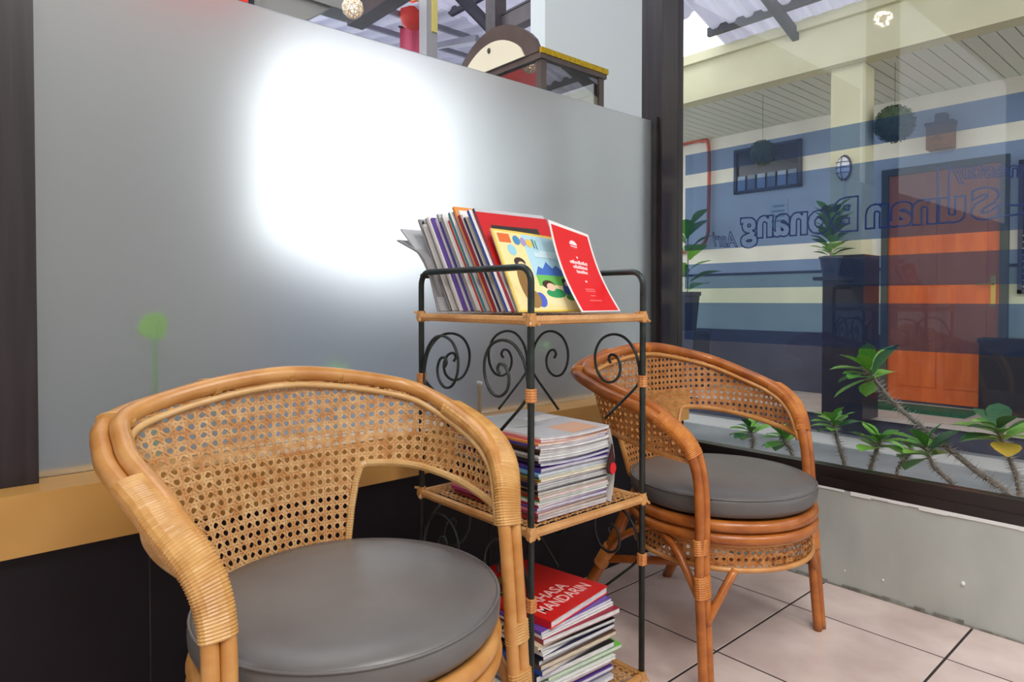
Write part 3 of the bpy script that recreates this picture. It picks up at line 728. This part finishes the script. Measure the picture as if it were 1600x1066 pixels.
m_cush = mat('grey_leatherette', C(102, 100, 99), .36, col2=C(90, 87, 87), nscale=6, bump=.10, bscale=7)
CA = cane_chair('near cane chair with pale bound arms and grey cushion, lower left', (.506, .956, 0), .004, m_caneA, m_edgeA, m_netA, m_wrapA, m_cush, (.505, .15, .472, .05), True)
CB = cane_chair('far amber cane chair with grey cushion, between rack and window', (1.582, .953, 0), -.056, m_caneB, m_edgeB, m_netB, m_wrapB, m_cush, (.53, .02, .53, -.02))

# ================================================================== MAGAZINE RACK
K = 1.04
def Q(x, y, z): return Vector((x*K, y*K, .9+(z-.9)*K))
RX0, RX1, RY0, RY1 = .877, 1.224, .936, 1.312
ZT, ZM, ZB = [.9+(z-.9)*K for z in (.866, .468, .075)]
ZR = .9+(.962-.9)*K
rk = thing('magazine_rack', 'black wire magazine rack with three cane shelves and scrolls', 'rack', (RX0, RY0, 0))
m_iron = mat('green_black_iron', C(34, 42, 44), .4, .3, col2=C(48, 60, 58), nscale=30)
m_rshelf = rattan('shelf_rattan', C(208, 158, 100), C(186, 130, 72)); m_tie = mat('orange_cane_tie', C(206, 140, 82), .45, col2=C(188, 118, 62), nscale=80)
RW, RD = RX1-RX0, RY1-RY0
cor = {'a': (0, 0), 'b': (0, RD), 'c': (RW, RD), 'd': (RW, 0)}
for p, q in (('a', 'b'), ('d', 'c')):
    (x0, y0), (x1, y1) = cor[p], cor[q]
    MB().tube(arc_rail((x0, y0, 0), (x1, y1, 0), ZR), .0068, 10).build('side_frame', m_iron, rk, smooth=True)
MB().tube([(0, RD, ZR-.008), (RW, RD, ZR-.008)], .0055, 8).build('back_rail', m_iron, rk, smooth=True)
def shelf_net(b):
    n = 22
    strip_net(lambda u, w: .008 < u < RW-.008 and .008 < w < RD-.008, lambda u, w, o: Vector((u, w, o)), 0, RW, 0, RD, RW/n, RD/n, b)
for z in (ZT, ZM, ZB):
    sh = MB()
    for p, q in (('a', 'b'), ('b', 'c'), ('c', 'd'), ('d', 'a')):
        (x0, y0), (x1, y1) = cor[p], cor[q]; e = Vector((x1-x0, y1-y0, 0)).normalized()*.009
        wrapped([Vector((x0, y0, z-.004))-e, Vector(((x0+x1)/2, (y0+y1)/2, z-.004)), Vector((x1, y1, z-.004))+e], .0088, .0088, lambda p: Vector((0, 0, 1)), sh, 8, .006)
    so = sh.build('shelf_frame', m_rshelf, rk)
    link('shelf_cane', net_mesh('shelf', shelf_net, m_rshelf, 'shelf_cane'), so, loc=(0, 0, z+.003))
    for x, y in cor.values():
        b = MB().tube([(x-.012, y-.012, z-.014), (x, y, z+.002), (x+.012, y+.012, z+.008)], .003, 5).tube([(x+.012, y-.012, z-.014), (x, y, z+.003), (x-.012, y+.012, z+.008)], .003, 5)
        b.tube([(x, y, z-.015), (x, y, z+.010)], .0098, 8); b.build('corner_lashing', m_rshelf, so)
# scroll wires on three sides of the two upper tiers
def spiral():
    pts = [(.105, -.095), (.06, -.055), (.022, -.02), (.009, .0), (.010, .03), (.022, .065), (.05, .092), (.085, .098), (.118, .085), (.136, .055), (.134, .02), (.116, -.006), (.09, -.012), (.068, .002), (.062, .026), (.072, .047), (.088, .052), (.096, .042), (.09, .032)]
    return cr([(u, w, 0) for u, w in pts], 5)
SP = spiral()
for zt in (ZT, ZM):
    zc = zt-.142*K if zt == ZT else zt-.135*K
    for p, q in (('a', 'b'), ('b', 'c'), ('d', 'c')):
        A = Vector((*cor[p], zc)); B = Vector((*cor[q], zc)); u = (B-A).normalized()
        for base, d in ((A, u), (B, -u)):
            MB().tube([base+d*s.x*K+Vector((0, 0, s.y*K)) for s in SP], .0033, 6).build('scroll', m_iron, rk, smooth=True)
    for x, y in cor.values():
        b = MB(); wrapped([Vector((x, y, zc-.014)), Vector((x, y, zc)), Vector((x, y, zc+.012))], .0105, .0105, lambda p: Vector((1, 0, 0)), b, 8, .005); b.build('tie', m_tie, rk)
for x, y in cor.values(): MB().lathe([(.009, 0), (.009, .012), (.007, .014)], 10, (x, y, 0)).build('rubber_foot', m_black, rk)

# ================================================================== MAGAZINES
ORD = ['first', 'second', 'third', 'fourth', 'fifth', 'sixth', 'seventh', 'eighth', 'ninth', 'tenth', 'eleventh', 'twelfth', 'thirteenth', 'fourteenth', 'fifteenth', 'sixteenth',
       'seventeenth', 'eighteenth', 'nineteenth', 'twentieth', 'twenty-first', 'twenty-second', 'twenty-third', 'twenty-fourth', 'twenty-fifth', 'twenty-sixth', 'twenty-seventh', 'twenty-eighth',
       'twenty-ninth', 'thirtieth', 'thirty-first', 'thirty-second', 'thirty-third', 'thirty-fourth', 'thirty-fifth', 'thirty-sixth']
COLS = {'white': (232, 230, 228), 'grey': (150, 150, 154), 'silver': (190, 192, 198), 'black': (34, 32, 36), 'blue': (44, 84, 176), 'navy': (30, 36, 78), 'red': (200, 36, 40), 'crimson': (150, 24, 54), 'purple': (98, 70, 160),
        'orange': (232, 152, 74), 'yellow': (228, 200, 88), 'green': (70, 150, 80), 'lime': (110, 190, 70), 'teal': (50, 130, 140), 'pink': (214, 120, 140), 'brown': (110, 78, 60), 'beige': (214, 196, 164), 'violet': (70, 60, 150), 'sky': (120, 170, 214), 'magenta': (160, 50, 110)}
def cmat(n):
    c = COLS[n]; return mat('cover_'+n, C(*c), .32, coat=.1)
m_pages = mat('page_edges', C(228, 228, 228), .8, col2=C(196, 196, 198), nscale=260, stretch=(.15, .15, 3), detail=2, contrast=(.4, .6))
m_pagesg = mat('page_edges_cream', C(220, 210, 190), .8, col2=C(188, 178, 160), nscale=260, stretch=(.15, .15, 3), detail=2, contrast=(.4, .6))
def magazine(label, w, h, t, M, cover, spine=None, group=None, bend=None, pages=None, name='magazine', sag=0, cat='magazine'):
    """local x: width from the spine, y: height, z: thickness; the cover is one folded sheet round the page block"""
    o = thing(name, label, cat, group=group); o.matrix_world = M
    c = min(.0004, t*.1); ny = 10 if bend or sag else 1; nx = 6 if sag or bend else 1
    B = bend or (lambda p: p)
    if sag:
        B = lambda p: Vector((p.x, p.y, p.z+sag*((2*p.x/w-1)**2-1)))
    co = MB(); co.grid(lambda u, v: (u*w, v*h, t), nx, ny); co.grid(lambda u, v: (w*(1-u), v*h, t-c), nx, ny)
    co.grid(lambda u, v: (u*w, v*h, c), nx, ny); co.grid(lambda u, v: (w*(1-u), v*h, 0), nx, ny)
    co.cm = 2
    for z in (0, t-c):
        co.grid(lambda u, v: (w, v*h, z+u*c), 1, ny); co.grid(lambda u, v: (u*w, 0, z+v*c), nx, 1); co.grid(lambda u, v: (w-u*w, h, z+v*c), nx, 1)
    co.cm = 1; co.grid(lambda u, v: (0, v*h, t*(1-u)), 2, ny)
    co.map(B); cv = co.build('cover', [cmat(cover) if isinstance(cover, str) else cover, cmat(spine or cover) if isinstance(spine or cover, str) else cover, pages or m_pages], o)
    pg = MB(); e = .0015
    pg.grid(lambda u, v: (w-e, v*(h-2*e)+e, c+u*(t-2*c)), 2, ny); pg.grid(lambda u, v: (u*(w-e), e, c+v*(t-2*c)), nx, 1); pg.grid(lambda u, v: ((1-u)*(w-e), h-e, c+v*(t-2*c)), nx, 1)
    pg.map(B); pg.build('pages', pages or m_pages, o)
    return o, cv, B
def standM(x, y, z, lean, yaw=0): return Matrix.Translation((x, y, z)) @ Matrix.Rotation(yaw, 4, 'Z') @ Matrix.Rotation(PI/2-lean, 4, 'X')
random.seed(21)
order = ['grey', 'black', 'white', 'grey', 'white', 'silver', 'white', 'purple', 'white', 'grey', 'violet', 'silver', 'grey', 'white', 'red', 'silver', 'teal', 'blue', 'orange', 'white', 'crimson', 'white', 'navy', 'beige', 'grey', 'blue', 'black']
GT = 'magazines leaning on the top shelf'
ybot = 1.182; ztop = ZT+.009; lean = rad(31)
for i, cname in enumerate(order):
    tk = random.uniform(.0055, .0078)
    hh = {18: .262, 17: .253}.get(i, random.uniform(.228, .252))*K
    x = RX0+.012+random.uniform(0, .016); wv = random.uniform(.19, .215)*K
    lab = '%s-spined magazine leaning on the top shelf, %s from the back' % (cname, ORD[i])
    magazine(lab, wv, hh, tk*K*.96, standM(x, ybot*K, ztop+.0005, lean), random.choice([cname, 'white', 'silver']), cname, GT, pages=m_pages)
    ybot -= tk/math.cos(lean)*1.03
# two floppy ones hanging back over the rail
def floppy(label, L, turn, M, col):
    def bend(p):
        s = p.y; k = .10
        if s < k: return p
        a = min((s-k)/.07, 1)*turn; R = .07/turn if turn else 1
        th = min(s-k, .07)/R; y = k+R*math.sin(th); z = -R*(1-math.cos(th)); ex = max(0, s-k-.07)
        y += ex*math.cos(turn); z += -ex*math.sin(turn)
        n = Vector((0, math.sin(th), math.cos(th)))
        return Vector((p.x, y, z))+n*p.z
    magazine(label, .2*K, L, .004, M, col, col, GT, bend=bend)
floppy('limp grey magazine drooping backwards over the rack rail', .25*K, rad(48), standM(RX0-.002, 1.197*K, ztop, rad(22)), 'grey')
floppy('limp silver magazine curling back behind the leaning row', .255*K, rad(20), standM(RX0+.004, 1.191*K, ztop, rad(31)), 'silver')
# red magazine
def art(parent, B, items, z, mats_prefix='print'):
    for k, (poly, col) in enumerate(items):
        n = len(poly); b = MB(); b.add([(x, y, z+.00003*(k+1)) for x, y in poly], [tuple(range(n))])
        b.map(B).build('print', mat('print_%d_%d_%d' % col, C(*col), .35), parent)
def rect(x0, y0, x1, y1): return [(x0, y0), (x1, y0), (x1, y1), (x0, y1)]
def ell(cx_, cy_, rx, ry, n=14, a0=0, a1=2*PI): return [(cx_+rx*math.cos(a0+(a1-a0)*k/n), cy_+ry*math.sin(a0+(a1-a0)*k/n)) for k in range(n)]
o, cv, B = magazine('red covered magazine behind the comic on the top shelf', .205*K, .238*K, .006, standM(RX0+.020, 1.975*K-1.0*K, ztop+.0005, rad(30)), 'red', 'crimson', GT)
art(cv, B, [(rect(.028, .085, .17, .215), (52, 50, 48)), (rect(.034, .10, .16, .19), (96, 88, 60)), (rect(.03, .07, .07, .10), (226, 60, 50)), (rect(.02, .052, .2, .064), (40, 38, 52)), (rect(.02, .004, .2, .05), (226, 226, 226)), (rect(.034, .088, .05, .104), (232, 196, 110))], .006)
# the comic
def bow(amp, w):
    return lambda p: Vector((p.x, p.y-.03*amp*(p.x/w)**2*20*0-.10*amp*(p.x/w)**1.5*p.y, p.z))
cw, chh = .200*K, .190*K
o, cv, B = magazine('comic magazine with mountains and meadow on its cover, top shelf', cw, chh, .004, standM(RX0+.024, .962*K, ztop+.0005, rad(27)), 'yellow', 'beige', GT, bend=bow(.6, cw))
art(cv, B, [(rect(.006, .004, cw-.004, chh-.004), (238, 222, 160)), (rect(.08, .085, cw-.004, chh-.006), (176, 216, 232)),
    ([(.085, .088), (.10, .112), (.112, .106), (.128, .125), (.142, .108), (.155, .118), (.175, .10), (.2, .09), (.2, .088)], (70, 112, 196)),
    (rect(.085, .062, cw-.004, .09), (108, 190, 92)), ([(.09, .02), (.2, .004), (.2, .058), (.14, .066), (.09, .06)], (240, 228, 180)),
    (ell(.128, .045, .030, .012), (52, 156, 100)), (ell(.112, .066, .018, .011), (70, 46, 36)), (ell(.118, .060, .013, .010), (238, 200, 176)),
    (ell(.165, .055, .012, .016), (60, 84, 180)), (ell(.165, .075, .008, .009), (40, 30, 34)), (ell(.168, .070, .006, .006), (238, 200, 176)),
    (ell(.172, .035, .018, .008), (60, 150, 90)), (ell(.045, .068, .016, .044), (138, 102, 48)), (ell(.050, .118, .016, .012), (60, 46, 40)), (ell(.053, .108, .011, .012), (240, 206, 160)),
    (ell(.075, .028, .016, .018), (70, 96, 200)), (ell(.040, .148, .012, .014), (150, 206, 224)),
    (ell(.055, .03, .02, .022), (150, 116, 60)), (rect(.012, chh-.032, .045, chh-.01), (222, 112, 56)),
    (ell(.062, chh-.024, .010, .012), (70, 140, 190)), (ell(.080, chh-.026, .008, .011), (170, 150, 190)), (ell(.097, chh-.028, .009, .011), (226, 196, 90)), (rect(.107, chh-.04, .111, chh-.016), (76, 130, 110)), (rect(.115, chh-.042, .118, chh-.018), (76, 130, 110)), (rect(.10, .135, .19, .147), (200, 228, 238)), (rect(.12, .147, .175, .153), (210, 234, 242))], .004)
# the red brochure
bw, bh = .142*K, .213*K
def bro(p):
    u = p.x/bw; v = p.y/bh
    return Vector((p.x+.012*(1-v)**2*(1 if v < .5 else 1)*0, p.y-.020*u*v, p.z+.016*math.sin(PI*min(1, v))*-.6+.010*(v**2)*(1-u)))
o = thing('brochure', 'red brochure with white border standing at the front of the top shelf', 'brochure', group=None); o.matrix_world = standM(1.0*K, .918*K, ztop+.0008, rad(27), rad(6))
def sheet(x0, y0, x1, y1, z, nm, m, par, t=0.0006):
    b = MB(); b.grid(lambda u, v: (x0+u*(x1-x0), y0+v*(y1-y0), z), 8, 12)
    if t: b.grid(lambda u, v: (x1-u*(x1-x0), y0+v*(y1-y0), z-t), 8, 12)
    return b.map(bro).build(nm, m, par, smooth=True)
bc = sheet(0, 0, bw, bh, .0008, 'cover', cmat('white'), o)
m_bred = mat('brochure_red', C(222, 16, 22), .35)
sheet(.007, .003, bw-.007, bh-.008, .0011, 'red_field', m_bred, bc, 0)
wm = mat('brochure_white', C(245, 225, 225), .5); pm_ = mat('brochure_pink', C(240, 120, 120), .5)
def prt(poly, m, z=.0014):
    b = MB(); b.add([(x, y, z) for x, y in poly], [tuple(range(len(poly)))]); b.map(bro).build('print', m, bc)
cxm = bw*.5
prt(ell(cxm, bh*.80, .014, .011, 10, 0, PI)+[(cxm-.014, bh*.80)], wm); prt(rect(cxm-.012, bh*.775, cxm+.012, bh*.787), wm); prt(rect(cxm-.008, bh*.755, cxm+.008, bh*.76), pm_)
prt(ell(cxm, bh*.655, .003, .003, 8), wm); prt(ell(cxm, bh*.37, .004, .003, 8), wm)
random.seed(4)
for row, (yy, wd) in enumerate(((.575, .064), (.52, .052), (.465, .040))):          # unreadable lettering: short strokes
    x = cxm-wd/2
    while x < cxm+wd/2:
        l = random.uniform(.003, .006); hgt = random.uniform(.010, .018)/.213
        prt(rect(x, bh*yy, x+l*.75, bh*(yy+hgt*.55)), wm); x += l
for yy, wd in ((.27, .034), (.245, .034), (.19, .018), (.13, .044)): prt(rect(cxm-wd/2, bh*yy, cxm+wd/2, bh*(yy+.012)), pm_)

# ------------------------------------------------------------------ middle shelf stack
random.seed(33)
GM = 'magazines stacked on the middle shelf'
cols = ['crimson', 'brown', 'magenta', 'pink', 'purple', 'crimson', 'white', 'green', 'red', 'brown', 'black', 'beige', 'black', 'navy', 'brown', 'yellow', 'teal', 'sky', 'blue', 'purple', 'violet', 'black', 'grey', 'white', 'black', 'brown', 'white', 'violet', 'orange', 'pink', 'white']
z = ZM+.006; n = len(cols)
for i, c in enumerate(cols):
    tk = random.uniform(.0046, .0060) if i < 6 else random.uniform(.0044, .0058)
    last = i == n-1
    x = .878*K+random.uniform(-.004, .004)+(.006 if i > 14 else 0); y = .918*K+random.uniform(-.003, .003)
    w = (.202 if i < 22 else random.uniform(.198, .208))*K; h = .272*K
    if i in (27, 28): x -= .010
    M = Matrix.Translation((x, y, z)) @ Matrix.Rotation(rad(random.uniform(-1.2, 1.2)), 4, 'Z')
    lab = '%s-spined magazine in the middle shelf stack, %s from the top' % (c, ORD[n-1-i])
    if last: lab = 'topmost white and orange magazine of the middle shelf stack'
    o, cv, B = magazine(lab, w, h, tk, M, 'silver' if last else c, c, GM, sag=(.0045 if i >= 20 else .0), pages=m_pagesg if i in (2, 9) else None)
    if last: art(cv, B, [(rect(.10, .01, .19, .09), (214, 168, 140)), (rect(.02, .12, .12, .26), (176, 180, 180)), (rect(.13, .15, .2, .2), (226, 226, 226))], tk)
    z += tk+(.0002 if i != 19 else .0050)
z_mid = z
# curled booklet at the right end of the stack with a dark red picture
t = thing('curled_booklet', 'curled white booklet with dark red drop at the right of the stack', 'booklet', group=None)
t.matrix_world = Matrix.Translation((1.086*K, .912*K, ZM+.006))
def curl(u, v): return Vector((.012*math.sin(PI*v)*1.2-.004*v, u*.19, v*.155*K))
b = MB(); b.grid(curl, 4, 10); b.grid(lambda u, v: curl(1-u, v)+Vector((.0012, 0, 0)), 4, 10); b.build('sheet', cmat('white'), t, smooth=True)
drop = [(-.002, .060), (-.012, .064), (-.015, .075), (-.013, .090), (-.007, .105), (-.002, .125), (.001, .105), (.005, .085), (.004, .068)]
b = MB(); b.prism([(x*1.25, y+.0) for x, y in drop], lambda u, v, w_: Vector((u-.004, w_, v*K)), -.010, -.006); b.build('dark_picture', mat('dark_picture', C(62, 16, 22), .4), t)
b = MB(); b.prism(ell(-.006, .074, .010, .012), lambda u, v, w_: Vector((u, w_, v*K)), -.0115, -.010); b.build('red_picture', mat('red_picture', C(206, 26, 30), .4), t)

# ------------------------------------------------------------------ bottom shelf stack
random.seed(41)
GB = 'magazines stacked on the bottom shelf'
cols = ['red', 'white', 'silver', 'white', 'purple', 'grey', 'magenta', 'white', 'silver', 'lime', 'black', 'blue', 'brown', 'black', 'navy', 'white', 'black', 'beige', 'crimson', 'white', 'purple']
tks = [.006, .008, .0075, .008, .007, .008, .0075, .007, .0075, .0065, .011, .010, .009, .008, .008, .007, .006, .007, .010, .006, .006]
z = ZB+.007; n = len(cols); sc_ = (.180)/(sum(tks))
for i, c in enumerate(cols):
    tk = tks[i]*sc_
    x = .885*K+random.uniform(-.006, .008)+(.02 if i in (8, 9) else 0); y = .918*K+random.uniform(-.004, .006)
    w = random.uniform(.205, .222)*K; h = random.uniform(.25, .27)*K; rot = rad(random.uniform(-4, 6)); x = x+(.012 if i == 18 else 0); w = w+(.01 if i == 18 else 0)
    M = Matrix.Translation((x, y, z)) @ Matrix.Rotation(rot, 4, 'Z')
    magazine('%s-spined magazine in the bottom shelf stack, %s below the red book' % (c, ORD[n-1-i]), w, h, tk*.97, M, c if i > 8 else random.choice([c, 'white']), c, GB, pages=m_pagesg if i in (11, 12, 17) else None)
    z += tk
# the red language book on top
o = thing('language_book', 'red book titled Bahasa Mandarin on top of the bottom stack', 'book', group=None)
o.matrix_world = Matrix.Translation((.915*K, .918*K, z+.0005)) @ Matrix.Rotation(rad(9), 4, 'Z')
bwid, bln, bt = .212*K, .27*K, .016
m_bk = mat('book_red', C(206, 18, 22), .35, coat=.2)
cvr = MB().box(0, bwid, 0, bln, bt-.001, bt).box(0, bwid, 0, bln, 0, .001).box(-.001, .0006, 0, bln, 0, bt).build('cover', m_bk, o)
MB().box(.0006, bwid-.003, .003, bln-.003, .001, bt-.001).build('pages', m_pages, o)
m_bt = mat('book_title', C(248, 190, 186), .4)
for txt, yy, wd, x0 in (('BAHASA', .068, .145, .018), ('MANDARIN', .030, .178, .018)):
    tb = text_mb(txt, .042, offset=.0009); xs = [p[0] for p in tb.v]; kx = wd/(max(xs)-min(xs)); m0 = min(xs)
    tb.map(lambda p: (x0+(p.x-m0)*kx, yy+p.y, bt+.0004)); tb.build('title', m_bt, cvr)
b = MB(); b.add([(x, y, bt+.0004) for x, y in ell(.06, .20, .045, .052)], [tuple(range(14))]); b.build('cover_picture', mat('book_picture', C(190, 150, 50), .4, col2=C(120, 90, 30), nscale=30), cvr)
b = MB(); b.add([(x, y, bt+.0006) for x, y in ell(.05, .195, .022, .030)], [tuple(range(14))]); b.build('cover_picture', mat('book_picture_dark', C(70, 30, 24), .4), cvr)
